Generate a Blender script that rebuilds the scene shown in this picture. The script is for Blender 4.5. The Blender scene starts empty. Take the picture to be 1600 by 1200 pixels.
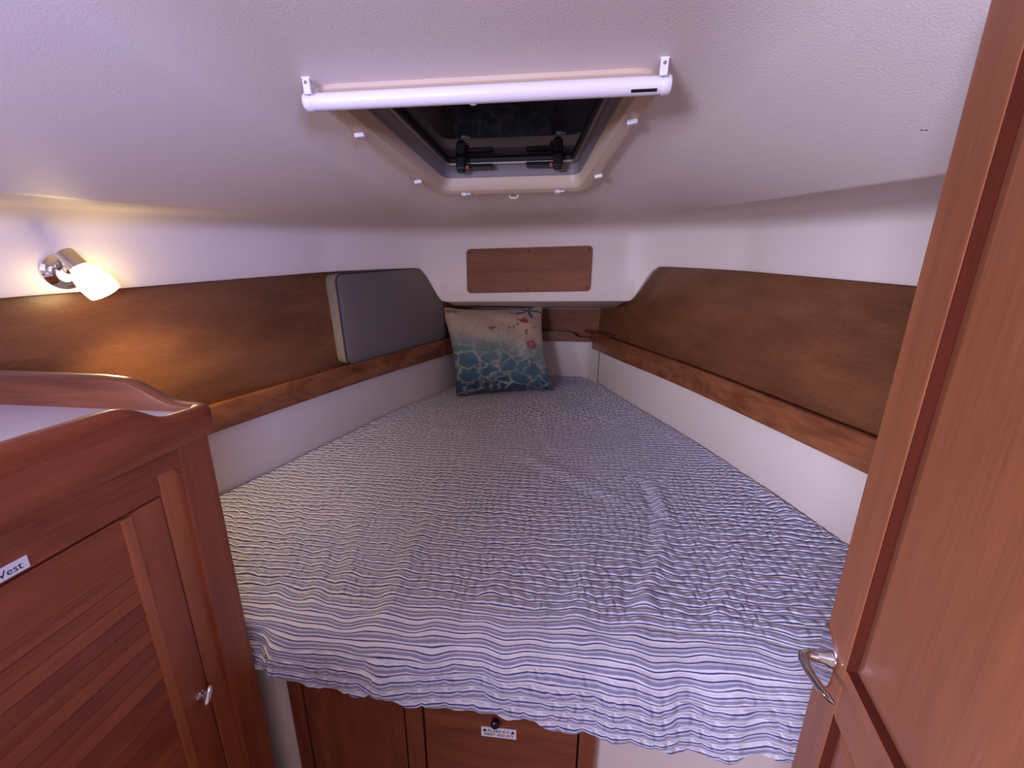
import bpy, bmesh, math, random
import numpy as np
from mathutils import Vector, Matrix

random.seed(7)
RNG = np.random.default_rng(11)
SC = bpy.context.scene
COL = SC.collection
ZB = 0.85                      # height of the berth top above the cabin sole; all z below are relative to it

# ------------------------------------------------------------------ camera
F_PX, PITCH, YAW, ROLL = 640.0, 0.26756, 0.09745, 0.00694
CAM = np.array([0.10418, 0.0, 0.60])
def cam_axes():
    cp, sp, cy, sy = math.cos(PITCH), math.sin(PITCH), math.cos(YAW), math.sin(YAW)
    fwd = np.array([-sy*cp, cy*cp, -sp]); right = np.array([cy, sy, 0.0]); up = np.cross(right, fwd)
    r = math.cos(ROLL)*right + math.sin(ROLL)*up
    u = -math.sin(ROLL)*right + math.cos(ROLL)*up
    return r, u, fwd
AX_R, AX_U, AX_F = cam_axes()
cam_d = bpy.data.cameras.new('camera'); cam_d.sensor_width = 36.0; cam_d.lens = F_PX/1600*36.0
cam_d.clip_start = 0.02; cam_d.clip_end = 100
cam_o = bpy.data.objects.new('camera', cam_d); COL.objects.link(cam_o)
M = Matrix.Identity(4)
for i in range(3):
    M[i][0] = AX_R[i]; M[i][1] = AX_U[i]; M[i][2] = -AX_F[i]; M[i][3] = CAM[i] + (ZB if i == 2 else 0)
cam_o.matrix_world = M
SC.camera = cam_o

# ------------------------------------------------------------------ light and exposure
SC.view_settings.view_transform = 'Standard'
SC.view_settings.look = 'None'
SC.view_settings.gamma = 1.0
SC.view_settings.use_curve_mapping = False
SC.view_settings.exposure = 0.65
wd = bpy.data.worlds.new('world'); SC.world = wd; wd.use_nodes = True
bg = wd.node_tree.nodes['Background']; bg.inputs[0].default_value = (0.66, 0.51, 0.53, 1); bg.inputs[1].default_value = 0.46

def area_light(name, loc, target, size, energy, color, spread=180):
    d = bpy.data.lights.new(name, 'AREA'); d.shape = 'RECTANGLE'; d.size, d.size_y = size; d.energy = energy; d.color = color; d.spread = math.radians(spread)
    o = bpy.data.objects.new(name, d); COL.objects.link(o)
    o.location = (loc[0], loc[1], loc[2]+ZB)
    v = Vector(target)-Vector(loc); o.rotation_euler = v.to_track_quat('-Z', 'Y').to_euler()
    return o
# daylight through the windows of the saloon behind the camera
area_light('saloon_window_light_port', (-0.80, -0.95, 0.72), (0.65, 0.55, 0.45), (0.7, 0.24), 12.5, (0.68, 0.66, 1.0), 95)
area_light('saloon_window_light_starboard', (0.72, -0.95, 0.74), (-0.5, 0.5, 1.08), (0.5, 0.24), 5.0, (0.46, 0.48, 1.0), 70)

# ------------------------------------------------------------------ helpers
def srgb(r, g, b):
    f = lambda c: ((c/255+0.055)/1.055)**2.4 if c/255 > 0.04045 else c/255/12.92
    return (f(r), f(g), f(b), 1.0)

def tag(o, label=None, cat=None, group=None, kind=None):
    if label: o['label'] = label
    if cat: o['category'] = cat
    if group: o['group'] = group
    if kind: o['kind'] = kind
    return o

def thing(name, loc, label, cat, group=None, kind=None):
    o = bpy.data.objects.new(name, None); COL.objects.link(o); o.empty_display_size = 0.05
    o.location = (loc[0], loc[1], loc[2]+ZB)
    return tag(o, label, cat, group, kind)

def world_loc(o):
    v = Vector((0, 0, 0))
    while o is not None:
        v += o.location; o = o.parent
    return v

def mk(name, verts, faces, mat, parent=None, smooth=False, uv=None):
    off = world_loc(parent) if parent else Vector((0, 0, 0))
    vs = [(v[0]-off.x, v[1]-off.y, v[2]+ZB-off.z) for v in verts]
    me = bpy.data.meshes.new(name); me.from_pydata(vs, [], [tuple(f) for f in faces])
    if uv is not None:
        lay = me.uv_layers.new(name='UVMap')
        vi = np.zeros(len(me.loops), dtype=np.int32); me.loops.foreach_get('vertex_index', vi)
        lay.data.foreach_set('uv', np.asarray(uv, dtype=np.float32)[vi].ravel())
    me.update()
    if smooth:
        me.polygons.foreach_set('use_smooth', [True]*len(me.polygons))
    me.materials.append(mat)
    o = bpy.data.objects.new(name, me); COL.objects.link(o)
    if parent: o.parent = parent
    return o

def from_bm(name, bm, mat, parent=None, smooth=True):
    bmesh.ops.recalc_face_normals(bm, faces=bm.faces)
    bm.verts.index_update()
    vs = [v.co[:] for v in bm.verts]; fs = [[v.index for v in f.verts] for f in bm.faces]
    bm.free()
    o = mk(name, vs, fs, mat, parent)
    if smooth:
        shade(o); wn_ = o.modifiers.new('weighted', 'WEIGHTED_NORMAL'); wn_.keep_sharp = True; wn_.weight = 100
    return o

def shade(o, ang=35):
    me = o.data
    me.polygons.foreach_set('use_smooth', [True]*len(me.polygons))
    bm = bmesh.new(); bm.from_mesh(me)
    for e in bm.edges:
        if len(e.link_faces) == 2 and e.calc_face_angle(0) > math.radians(ang): e.smooth = False
    bm.to_mesh(me); bm.free()

def frame_from(x, y, z):
    return Matrix(((x[0], y[0], z[0]), (x[1], y[1], z[1]), (x[2], y[2], z[2])))

def box(name, lo, hi, mat, parent=None, bev=0.003, seg=2, rot=None, pivot=None):
    bm = bmesh.new()
    bmesh.ops.create_cube(bm, size=1.0)
    c = [(a+b)/2 for a, b in zip(lo, hi)]; s = [abs(b-a) for a, b in zip(lo, hi)]
    for v in bm.verts: v.co = Vector((v.co.x*s[0], v.co.y*s[1], v.co.z*s[2]))
    if bev: bmesh.ops.bevel(bm, geom=list(bm.edges), offset=min(bev, min(s)*0.45), segments=seg, affect='EDGES', profile=0.5)
    for v in bm.verts:
        p = v.co
        if rot is not None: p = rot @ p
        v.co = p + Vector(c)
    return from_bm(name, bm, mat, parent)

def obox(name, c, ax, s, mat, parent=None, bev=0.003, seg=2):
    """box centred at c with axes ax (3 unit vectors) and sizes s"""
    bm = bmesh.new(); bmesh.ops.create_cube(bm, size=1.0)
    for v in bm.verts: v.co = Vector((v.co.x*s[0], v.co.y*s[1], v.co.z*s[2]))
    if bev: bmesh.ops.bevel(bm, geom=list(bm.edges), offset=min(bev, min(s)*0.45), segments=seg, affect='EDGES', profile=0.5)
    R = frame_from(*ax)
    for v in bm.verts: v.co = R @ v.co + Vector(c)
    return from_bm(name, bm, mat, parent)

def prism(name, poly, ext, mat, parent=None, bev=0.0, seg=2):
    """closed polygon (3-D points) extruded by ext"""
    bm = bmesh.new(); e = Vector(ext)
    a = [bm.verts.new(Vector(p)) for p in poly]; b = [bm.verts.new(Vector(p)+e) for p in poly]
    n = len(a); bm.faces.new(a); bm.faces.new(b[::-1])
    for i in range(n): bm.faces.new((a[i], b[i], b[(i+1) % n], a[(i+1) % n]))
    bmesh.ops.recalc_face_normals(bm, faces=bm.faces)
    if bev:
        es = [x for x in bm.edges if x.calc_face_angle(0) > math.radians(40)]
        bmesh.ops.bevel(bm, geom=es, offset=bev, segments=seg, affect='EDGES', profile=0.5)
    return from_bm(name, bm, mat, parent)

def sweep(name, rings, mat, parent=None, closed_ring=True, caps=True, closed_path=False, ang=35):
    nr = len(rings); k = len(rings[0]); vs = [tuple(p) for r in rings for p in r]; fs = []
    for i in range(nr if closed_path else nr-1):
        j = (i+1) % nr
        for a in range(k if closed_ring else k-1):
            b = (a+1) % k
            fs.append((i*k+a, i*k+b, j*k+b, j*k+a))
    if caps and closed_ring and not closed_path:
        fs.append(tuple(range(k))[::-1]); fs.append(tuple((nr-1)*k+a for a in range(k)))
    o = mk(name, vs, fs, mat, parent)
    me = o.data; bm = bmesh.new(); bm.from_mesh(me); bmesh.ops.recalc_face_normals(bm, faces=bm.faces); bm.to_mesh(me); bm.free()
    shade(o, ang); return o

def tube(name, pts, rad, mat, parent=None, n=14, flat=1.0, up=(0, 0, 1)):
    pts = [Vector(p) for p in pts]; rad = rad if isinstance(rad, (list, tuple)) else [rad]*len(pts)
    rings = []
    for i, p in enumerate(pts):
        t = (pts[min(i+1, len(pts)-1)] - pts[max(i-1, 0)]).normalized()
        u = Vector(up); u = (u - t*u.dot(t))
        if u.length < 1e-3: u = Vector((1, 0, 0)) - t*t.x
        u.normalize(); w_ = t.cross(u)
        rings.append([p + u*rad[i]*math.cos(2*math.pi*a/n)*flat + w_*rad[i]*math.sin(2*math.pi*a/n) for a in range(n)])
    return sweep(name, rings, mat, parent)

def lathe(name, c, axis, prof, mat, parent=None, n=32):
    """prof: list of (radius, height along axis)"""
    a = Vector(axis).normalized(); u = a.orthogonal().normalized(); w_ = a.cross(u); c = Vector(c)
    rings = [[c + a*h + (u*math.cos(2*math.pi*k/n)+w_*math.sin(2*math.pi*k/n))*max(r, 1e-5) for k in range(n)] for r, h in prof]
    return sweep(name, rings, mat, parent)

def text_part(name, body, size, origin, ex, ey, mat, parent, depth=0.0004):
    cu = bpy.data.curves.new('lettering', 'FONT'); cu.body = body; cu.size = size; cu.align_x = 'CENTER'; cu.align_y = 'CENTER'
    cu.resolution_u = 3; cu.extrude = 0.0
    t = bpy.data.objects.new('lettering', cu); COL.objects.link(t)
    dg = bpy.context.evaluated_depsgraph_get(); me = bpy.data.meshes.new_from_object(t.evaluated_get(dg))
    ex, ey = Vector(ex).normalized(), Vector(ey).normalized(); ez = ex.cross(ey)
    vs = [Vector(origin)+ex*v.co.x+ey*v.co.y+ez*depth for v in me.vertices]; fs = [list(p.vertices) for p in me.polygons]
    bpy.data.objects.remove(t); bpy.data.curves.remove(cu); bpy.data.meshes.remove(me)
    return mk(name, vs, fs, mat, parent)

def lerp(a, b, t): return a+(b-a)*t
def sstep(a, b, x):
    t = np.clip((x-a)/(b-a), 0, 1); return t*t*(3-2*t)

# ------------------------------------------------------------------ materials
def new_mat(name):
    m = bpy.data.materials.new(name); m.use_nodes = True
    nt = m.node_tree; return m, nt, nt.nodes['Principled BSDF']

def node(nt, typ, **kw):
    n = nt.nodes.new(typ)
    for k, v in kw.items():
        if k == 'inp':
            for a, b in v.items(): n.inputs[a].default_value = b
        else: setattr(n, k, v)
    return n

def plain(name, col, rough=0.5, metal=0.0, coat=0.0, emit=None, estr=0.0, bump=0.0, bscale=60.0, var=0.0):
    m, nt, b = new_mat(name)
    b.inputs['Base Color'].default_value = col; b.inputs['Roughness'].default_value = rough
    b.inputs['Metallic'].default_value = metal; b.inputs['Coat Weight'].default_value = coat
    tc = node(nt, 'ShaderNodeTexCoord')
    nz = node(nt, 'ShaderNodeTexNoise', inp={'Scale': bscale, 'Detail': 4.0, 'Roughness': 0.6}); nt.links.new(tc.outputs['Object'], nz.inputs['Vector'])
    if bump:
        bp = node(nt, 'ShaderNodeBump', inp={'Strength': bump, 'Distance': 0.002}); nt.links.new(nz.outputs['Fac'], bp.inputs['Height'])
        nt.links.new(bp.outputs['Normal'], b.inputs['Normal'])
    if var or not emit:
        v = var or 0.03
        mx = node(nt, 'ShaderNodeMix', data_type='RGBA')
        mx.inputs[6].default_value = tuple(c*(1-v) for c in col[:3])+(1,); mx.inputs[7].default_value = tuple(min(1, c*(1+v)) for c in col[:3])+(1,)
        n2 = node(nt, 'ShaderNodeTexNoise', inp={'Scale': 3.0, 'Detail': 5.0}); nt.links.new(tc.outputs['Object'], n2.inputs['Vector'])
        nt.links.new(n2.outputs['Fac'], mx.inputs[0]); nt.links.new(mx.outputs[2], b.inputs['Base Color'])
    if emit:
        b.inputs['Emission Color'].default_value = emit; b.inputs['Emission Strength'].default_value = estr
    return m

def wood(name, dark, light, axis=1, scale=1.0, rough=0.35, coat=0.3, tilt=(0, 0, 0), figure=1.0):
    """varnished teak: long streaks along one object axis, figured rings, fine pores"""
    m, nt, b = new_mat(name)
    tc = node(nt, 'ShaderNodeTexCoord'); L = nt.links.new
    def mapped(long_s, cross_s):
        mp = node(nt, 'ShaderNodeMapping'); s = [cross_s]*3; s[axis] = long_s
        mp.inputs['Scale'].default_value = s; mp.inputs['Rotation'].default_value = tilt
        L(tc.outputs['Object'], mp.inputs['Vector']); return mp
    a = node(nt, 'ShaderNodeTexNoise', inp={'Scale': 1.0*scale, 'Detail': 6.0, 'Roughness': 0.65, 'Distortion': 0.6*figure}); L(mapped(1.1, 16).outputs[0], a.inputs['Vector'])
    f = node(nt, 'ShaderNodeTexNoise', inp={'Scale': 1.0*scale, 'Detail': 3.0, 'Roughness': 0.7}); L(mapped(14, 520).outputs[0], f.inputs['Vector'])
    g = node(nt, 'ShaderNodeTexNoise', inp={'Scale': 1.0*scale, 'Detail': 2.0, 'Distortion': 1.5*figure}); L(mapped(0.9, 4.5).outputs[0], g.inputs['Vector'])
    mul = node(nt, 'ShaderNodeMath', operation='MULTIPLY', inp={1: 9.0}); L(g.outputs['Fac'], mul.inputs[0])
    fr = node(nt, 'ShaderNodeMath', operation='PINGPONG', inp={1: 0.5}); L(mul.outputs[0], fr.inputs[0])
    m1 = node(nt, 'ShaderNodeMath', operation='MULTIPLY_ADD', inp={1: 0.28*figure, 2: -0.07*figure}); L(fr.outputs[0], m1.inputs[0])
    ad = node(nt, 'ShaderNodeMath', operation='ADD'); L(a.outputs['Fac'], ad.inputs[0]); L(m1.outputs[0], ad.inputs[1])
    m2 = node(nt, 'ShaderNodeMath', operation='MULTIPLY_ADD', inp={1: 0.42, 2: -0.21}); L(f.outputs['Fac'], m2.inputs[0])
    ad2 = node(nt, 'ShaderNodeMath', operation='ADD'); L(ad.outputs[0], ad2.inputs[0]); L(m2.outputs[0], ad2.inputs[1])
    cr = node(nt, 'ShaderNodeValToRGB'); cr.color_ramp.elements[0].position = 0.25; cr.color_ramp.elements[1].position = 0.80
    cr.color_ramp.elements[0].color = dark; cr.color_ramp.elements[1].color = light
    L(ad2.outputs[0], cr.inputs[0]); L(cr.outputs[0], b.inputs['Base Color'])
    b.inputs['Roughness'].default_value = rough; b.inputs['Coat Weight'].default_value = coat; b.inputs['Coat Roughness'].default_value = 0.18
    bp = node(nt, 'ShaderNodeBump', inp={'Strength': 0.12, 'Distance': 0.001}); L(f.outputs['Fac'], bp.inputs['Height']); L(bp.outputs['Normal'], b.inputs['Normal'])
    return m

def gelcoat(name, col, bump=0.35):
    m, nt, b = new_mat(name); L = nt.links.new
    tc = node(nt, 'ShaderNodeTexCoord')
    n1 = node(nt, 'ShaderNodeTexNoise', inp={'Scale': 420.0, 'Detail': 3.0, 'Roughness': 0.55}); L(tc.outputs['Object'], n1.inputs['Vector'])
    n2 = node(nt, 'ShaderNodeTexNoise', inp={'Scale': 3.5, 'Detail': 5.0}); L(tc.outputs['Object'], n2.inputs['Vector'])
    mx = node(nt, 'ShaderNodeMix', data_type='RGBA'); mx.inputs[6].default_value = tuple(c*0.95 for c in col[:3])+(1,); mx.inputs[7].default_value = col
    L(n2.outputs['Fac'], mx.inputs[0]); L(mx.outputs[2], b.inputs['Base Color'])
    bp = node(nt, 'ShaderNodeBump', inp={'Strength': bump, 'Distance': 0.0015}); L(n1.outputs['Fac'], bp.inputs['Height']); L(bp.outputs['Normal'], b.inputs['Normal'])
    b.inputs['Roughness'].default_value = 0.42
    return m

MAT = {}
MAT['liner'] = gelcoat('headliner_gelcoat', srgb(232, 221, 213), 0.22)
MAT['liner_smooth'] = gelcoat('smooth_gelcoat', srgb(230, 219, 209), 0.12)
MAT['panel'] = wood('teak_hull_panel', srgb(90, 52, 32), srgb(138, 90, 58), 1, 0.55, 0.36, 0.15, (0.06, 0, 0), 0.25)
MAT['panel_x'] = wood('teak_panel_crosswise', srgb(104, 60, 38), srgb(156, 98, 64), 0, 1.0, 0.65, 0.0, figure=0.5)
MAT['fiddle'] = wood('teak_fiddle', srgb(96, 50, 28), srgb(160, 100, 62), 1, 1.3, 0.32, 0.3)
MAT['fiddle_x'] = wood('teak_fiddle_crosswise', srgb(84, 42, 26), srgb(140, 80, 50), 0, 1.3, 0.35, 0.12)
MAT['cab_h'] = wood('cabinet_teak_horizontal', srgb(106, 44, 24), srgb(160, 84, 48), 1, 1.0, 0.42, 0.08)
MAT['cab_v'] = wood('cabinet_teak_vertical', srgb(106, 46, 26), srgb(158, 86, 54), 2, 1.0, 0.42, 0.08, figure=0.6)
MAT['cab_l'] = wood('cabinet_teak_bead', srgb(130, 66, 38), srgb(176, 104, 64), 2, 1.0, 0.42, 0.08, figure=0.4)
MAT['door_v'] = wood('door_teak_vertical', srgb(118, 66, 38), srgb(158, 98, 60), 2, 0.8, 0.45, 0.06, figure=0.5)
MAT['door_h'] = wood('door_teak_horizontal', srgb(118, 66, 38), srgb(158, 98, 60), 1, 0.8, 0.45, 0.06, figure=0.4)
MAT['groove'] = wood('door_groove_teak', srgb(64, 24, 14), srgb(88, 38, 22), 2, 0.8, 0.95, 0.0, figure=0.3); MAT['groove'].node_tree.nodes['Principled BSDF'].inputs['Specular IOR Level'].default_value = 0.1
MAT['lock_v'] = wood('locker_teak_vertical', srgb(96, 46, 30), srgb(142, 80, 52), 2, 1.0, 0.4, 0.15)
MAT['lock_h'] = wood('locker_teak_horizontal', srgb(96, 46, 30), srgb(142, 80, 52), 0, 1.0, 0.4, 0.15)
MAT['sole'] = wood('sole_teak', srgb(70, 38, 22), srgb(120, 70, 42), 1, 1.0, 0.4, 0.2)
MAT['white_plastic'] = plain('white_plastic', srgb(232, 228, 232), 0.3)
MAT['blind_tube'] = plain('blind_aluminium_white', srgb(236, 232, 240), 0.28)
MAT['cream'] = plain('cream_hatch_frame', srgb(206, 184, 160), 0.45, var=0.06)
MAT['grey_frame'] = plain('grey_hatch_liner', srgb(128, 122, 128), 0.5, var=0.06)
MAT['alu'] = plain('brushed_aluminium', srgb(170, 162, 160), 0.35, 0.7)
MAT['gasket'] = plain('black_rubber', srgb(28, 26, 30), 0.6)
MAT['black'] = plain('black_plastic', srgb(22, 22, 26), 0.4)
MAT['red'] = plain('red_mark', srgb(170, 90, 84), 0.5)
MAT['smoke'] = plain('smoked_acrylic', srgb(26, 19, 26), 0.04); MAT['smoke'].node_tree.nodes['Principled BSDF'].inputs['Specular IOR Level'].default_value = 0.22
MAT['chrome'] = plain('chrome', srgb(225, 222, 226), 0.06, 1.0)
MAT['satin'] = plain('satin_nickel', srgb(206, 196, 186), 0.28, 1.0)
MAT['screw'] = plain('dark_screw', srgb(44, 30, 26), 0.4, 0.5)
MAT['counter'] = plain('white_laminate', srgb(222, 218, 224), 0.25, coat=0.2)
MAT['label'] = plain('white_label_tape', srgb(226, 222, 226), 0.4)
MAT['ink'] = plain('black_print', srgb(24, 22, 30), 0.6)
MAT['shade'] = plain('lit_glass_shade', srgb(255, 244, 220), 0.3, emit=(1.0, 0.74, 0.32, 1), estr=9.0)
MAT['grey_fabric'] = plain('grey_canvas', srgb(114, 106, 102), 0.85, bump=0.5, bscale=900, var=0.05)
MAT['khaki'] = plain('khaki_canvas', srgb(158, 148, 124), 0.85, bump=0.5, bscale=900, var=0.05)
MAT['piping'] = plain('dark_piping', srgb(58, 54, 62), 0.7)
MAT['base'] = gelcoat('berth_base_gelcoat', srgb(222, 206, 200), 0.2)

def quilt_material():
    m, nt, b = new_mat('striped_quilt'); L = nt.links.new
    uv = node(nt, 'ShaderNodeUVMap', uv_map='UVMap'); sep = node(nt, 'ShaderNodeSeparateXYZ'); L(uv.outputs[0], sep.inputs[0])
    # the stripes wander a little
    mp = node(nt, 'ShaderNodeMapping'); mp.inputs['Scale'].default_value = (22, 60, 1); L(uv.outputs[0], mp.inputs[0])
    nz = node(nt, 'ShaderNodeTexNoise', inp={'Scale': 1.0, 'Detail': 2.0}); L(mp.outputs[0], nz.inputs['Vector'])
    off = node(nt, 'ShaderNodeMath', operation='MULTIPLY_ADD', inp={1: 0.003, 2: -0.0015}); L(nz.outputs['Fac'], off.inputs[0])
    v = node(nt, 'ShaderNodeMath', operation='ADD'); L(sep.outputs['Y'], v.inputs[0]); L(off.outputs[0], v.inputs[1])
    def stripes(period, stops):
        d = node(nt, 'ShaderNodeMath', operation='DIVIDE', inp={1: period}); L(v.outputs[0], d.inputs[0])
        fr = node(nt, 'ShaderNodeMath', operation='FRACT'); L(d.outputs[0], fr.inputs[0])
        cr = node(nt, 'ShaderNodeValToRGB'); cr.color_ramp.interpolation = 'LINEAR'
        els = cr.color_ramp.elements
        while len(els) < len(stops): els.new(0.5)
        for e, (p, c) in zip(els, stops): e.position = p; e.color = c
        L(fr.outputs[0], cr.inputs[0]); return cr
    W, G, N, P = srgb(218, 215, 224), srgb(136, 136, 164), srgb(50, 56, 108), srgb(190, 189, 204)
    c1 = stripes(0.0200, [(0, W), (.22, W), (.25, N), (.31, N), (.34, P), (.46, P), (.49, G), (.66, G), (.69, W), (.80, W), (.83, N), (.89, N), (.92, W), (1, W)])
    L(c1.outputs[0], b.inputs['Base Color'])
    b.inputs['Roughness'].default_value = 0.85; b.inputs['Sheen Weight'].default_value = 0.15
    n3 = node(nt, 'ShaderNodeTexNoise', inp={'Scale': 900.0, 'Detail': 2.0}); L(uv.outputs[0], n3.inputs['Vector'])
    bp = node(nt, 'ShaderNodeBump', inp={'Strength': 0.25, 'Distance': 0.0008}); L(n3.outputs['Fac'], bp.inputs['Height'])
    cuv = node(nt, 'ShaderNodeUVMap', uv_map='Cells')
    bk = node(nt, 'ShaderNodeTexBrick', offset=0.5, offset_frequency=2, squash=1.0, inp={'Scale': 1.0, 'Mortar Size': 0.20, 'Mortar Smooth': 1.0, 'Brick Width': 1.0, 'Row Height': 1.0})
    L(cuv.outputs[0], bk.inputs['Vector'])
    b2 = node(nt, 'ShaderNodeBump', invert=True, inp={'Strength': 1.0, 'Distance': 0.0032}); L(bk.outputs['Fac'], b2.inputs['Height']); L(bp.outputs['Normal'], b2.inputs['Normal'])
    # the cloth lies smooth over the edge of the mattress
    d0 = node(nt, 'ShaderNodeMath', operation='SUBTRACT', inp={1: 1.80}); L(sep.outputs['Y'], d0.inputs[0])
    d1 = node(nt, 'ShaderNodeMath', operation='ABSOLUTE'); L(d0.outputs[0], d1.inputs[0])
    d2 = node(nt, 'ShaderNodeMapRange', inp={'From Min': 0.025, 'From Max': 0.07, 'To Min': 0.2, 'To Max': 1.0}); L(d1.outputs[0], d2.inputs[0]); L(d2.outputs[0], b2.inputs['Strength'])
    L(b2.outputs['Normal'], b.inputs['Normal'])
    return m
MAT['quilt'] = quilt_material()

def pillow_material():
    """printed beach scene: sand above, turquoise water with light ripples below, starfish and shells"""
    m, nt, b = new_mat('printed_beach_fabric'); L = nt.links.new
    uv = node(nt, 'ShaderNodeUVMap'); sep = node(nt, 'ShaderNodeSeparateXYZ'); L(uv.outputs[0], sep.inputs[0])
    def mth(op, a, bb=None, cc=None):
        n = node(nt, 'ShaderNodeMath', operation=op)
        for i, x in enumerate((a, bb, cc)):
            if x is None: continue
            if isinstance(x, (int, float)): n.inputs[i].default_value = x
            else: L(x, n.inputs[i])
        return n.outputs[0]
    U, V = sep.outputs['X'], sep.outputs['Y']
    nz = node(nt, 'ShaderNodeTexNoise', inp={'Scale': 5.0, 'Detail': 6.0, 'Roughness': 0.6}); L(uv.outputs[0], nz.inputs['Vector'])
    # the shoreline runs lower on the right
    t = mth('ADD', mth('ADD', V, mth('MULTIPLY', U, 0.24)), mth('MULTIPLY_ADD', nz.outputs['Fac'], 0.36, -0.18))
    cr = node(nt, 'ShaderNodeValToRGB'); els = cr.color_ramp.elements
    stops = [(0.06, srgb(24, 58, 100)), (0.30, srgb(56, 100, 128)), (0.48, srgb(88, 122, 130)), (0.62, srgb(132, 144, 138)), (0.74, srgb(184, 164, 142)), (0.90, srgb(200, 172, 148))]
    while len(els) < len(stops): els.new(0.5)
    for e, (p, c) in zip(els, stops): e.position = p; e.color = c
    L(t, cr.inputs[0])
    # caustic ripples
    mp = node(nt, 'ShaderNodeMapping'); mp.inputs['Scale'].default_value = (6.0, 8.0, 1); L(uv.outputs[0], mp.inputs[0])
    n2 = node(nt, 'ShaderNodeTexNoise', inp={'Scale': 1.6, 'Detail': 5.0}); L(mp.outputs[0], n2.inputs['Vector'])
    mixv = node(nt, 'ShaderNodeMix', data_type='RGBA', blend_type='ADD'); mixv.inputs[0].default_value = 1.0; L(mp.outputs[0], mixv.inputs[6]); L(n2.outputs['Color'], mixv.inputs[7])
    vo = node(nt, 'ShaderNodeTexVoronoi', feature='DISTANCE_TO_EDGE', inp={'Scale': 1.0}); L(mixv.outputs[2], vo.inputs['Vector'])
    rip = mth('POWER', mth('SUBTRACT', 1.0, mth('MINIMUM', mth('MULTIPLY', vo.outputs['Distance'], 5.0), 1.0)), 3.4)
    wat = node(nt, 'ShaderNodeMapRange', inp={'From Min': 0.76, 'From Max': 0.5}); L(t, wat.inputs[0])
    fade = node(nt, 'ShaderNodeTexNoise', inp={'Scale': 3.0, 'Detail': 2.0}); L(uv.outputs[0], fade.inputs['Vector'])
    fac = mth('MULTIPLY', mth('MULTIPLY', rip, wat.outputs[0]), mth('MULTIPLY_ADD', fade.outputs['Fac'], 2.4, -0.55))
    mx = node(nt, 'ShaderNodeMix', data_type='RGBA'); L(fac, mx.inputs[0]); L(cr.outputs[0], mx.inputs[6]); mx.inputs[7].default_value = srgb(206, 200, 182)
    last = mx.outputs[2]
    # wind-ripple speckle on the sand
    nsp = node(nt, 'ShaderNodeTexNoise', inp={'Scale': 26.0, 'Detail': 3.0}); L(uv.outputs[0], nsp.inputs['Vector'])
    def dist(cx, cy, sx=1.0, sy=1.0, wob=0.03):
        dx = mth('MULTIPLY', mth('SUBTRACT', U, cx), sx); dy = mth('MULTIPLY', mth('SUBTRACT', V, cy), sy)
        r = mth('SQRT', mth('ADD', mth('MULTIPLY', dx, dx), mth('MULTIPLY', dy, dy)))
        return mth('ADD', r, mth('MULTIPLY_ADD', nsp.outputs['Fac'], wob*2, -wob)), dx, dy
    def blend(fac_, col):
        nonlocal last
        k = node(nt, 'ShaderNodeMix', data_type='RGBA'); L(fac_, k.inputs[0]); L(last, k.inputs[6]); k.inputs[7].default_value = col; last = k.outputs[2]
    def soft(r, r0, r1):
        k = node(nt, 'ShaderNodeMapRange', inp={'From Min': r1, 'From Max': r0}); L(r, k.inputs[0]); return k.outputs[0]
    # a ring-shaped red shell and a solid one
    r, dx, dy = dist(0.80, 0.50, 1, 1, 0.035); ring = mth('MULTIPLY', soft(r, 0.045, 0.062), mth('SUBTRACT', 1.0, soft(r, 0.016, 0.03))); blend(mth('MULTIPLY', ring, 0.85), srgb(168, 52, 42))
    r, dx, dy = dist(0.765, 0.785, 1, 1.3, 0.05); blend(mth('MULTIPLY', soft(r, 0.03, 0.055), 0.9), srgb(140, 44, 32))
    for cx, cy, s in ((0.60, .70, .012), (.65, .715, .012), (.69, .74, .012), (.42, .69, .02), (.45, .705, .012), (.55, .735, .010), (.77, .665, .012), (.765, .635, .014), (.86, .70, .008), (.66, .90, .012), (.70, .80, .010), (.06, .94, .03), (.12, .93, .02)):
        r, dx, dy = dist(cx, cy, 1, 1, 0.022); blend(mth('MULTIPLY', soft(r, s*0.7, s*1.5), 0.75), srgb(112, 50, 36))
    # starfish: five tapering arms
    r, dx, dy = dist(0.83, 0.93, 1.0, 1.5, 0.006)
    th = mth('ARCTAN2', dy, dx); arm = mth('POWER', mth('ABSOLUTE', mth('COSINE', mth('MULTIPLY_ADD', th, 2.5, 0.35))), 5.0)
    lim = mth('MULTIPLY_ADD', arm, 0.145, 0.026); star = node(nt, 'ShaderNodeMapRange', inp={'From Min': 0.012, 'From Max': -0.004}); L(mth('SUBTRACT', r, lim), star.inputs[0])
    scol = node(nt, 'ShaderNodeMix', data_type='RGBA'); scol.inputs[6].default_value = srgb(24, 32, 44); scol.inputs[7].default_value = srgb(104, 136, 150); L(nsp.outputs['Fac'], scol.inputs[0])
    k = node(nt, 'ShaderNodeMix', data_type='RGBA'); L(star.outputs[0], k.inputs[0]); L(last, k.inputs[6]); L(scol.outputs[2], k.inputs[7]); last = k.outputs[2]
    # overall mottling
    mo = node(nt, 'ShaderNodeMix', data_type='RGBA', blend_type='MULTIPLY'); mo.inputs[0].default_value = 0.35; L(last, mo.inputs[6])
    bw = node(nt, 'ShaderNodeMapRange', inp={'From Min': 0.3, 'From Max': 0.6, 'To Min': 0.6, 'To Max': 1.1}); L(nsp.outputs['Fac'], bw.inputs[0]); L(bw.outputs[0], mo.inputs[7])
    L(mo.outputs[2], b.inputs['Base Color']); b.inputs['Roughness'].default_value = 0.7; b.inputs['Sheen Weight'].default_value = 0.2
    return m
MAT['pillow'] = pillow_material()

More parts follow.
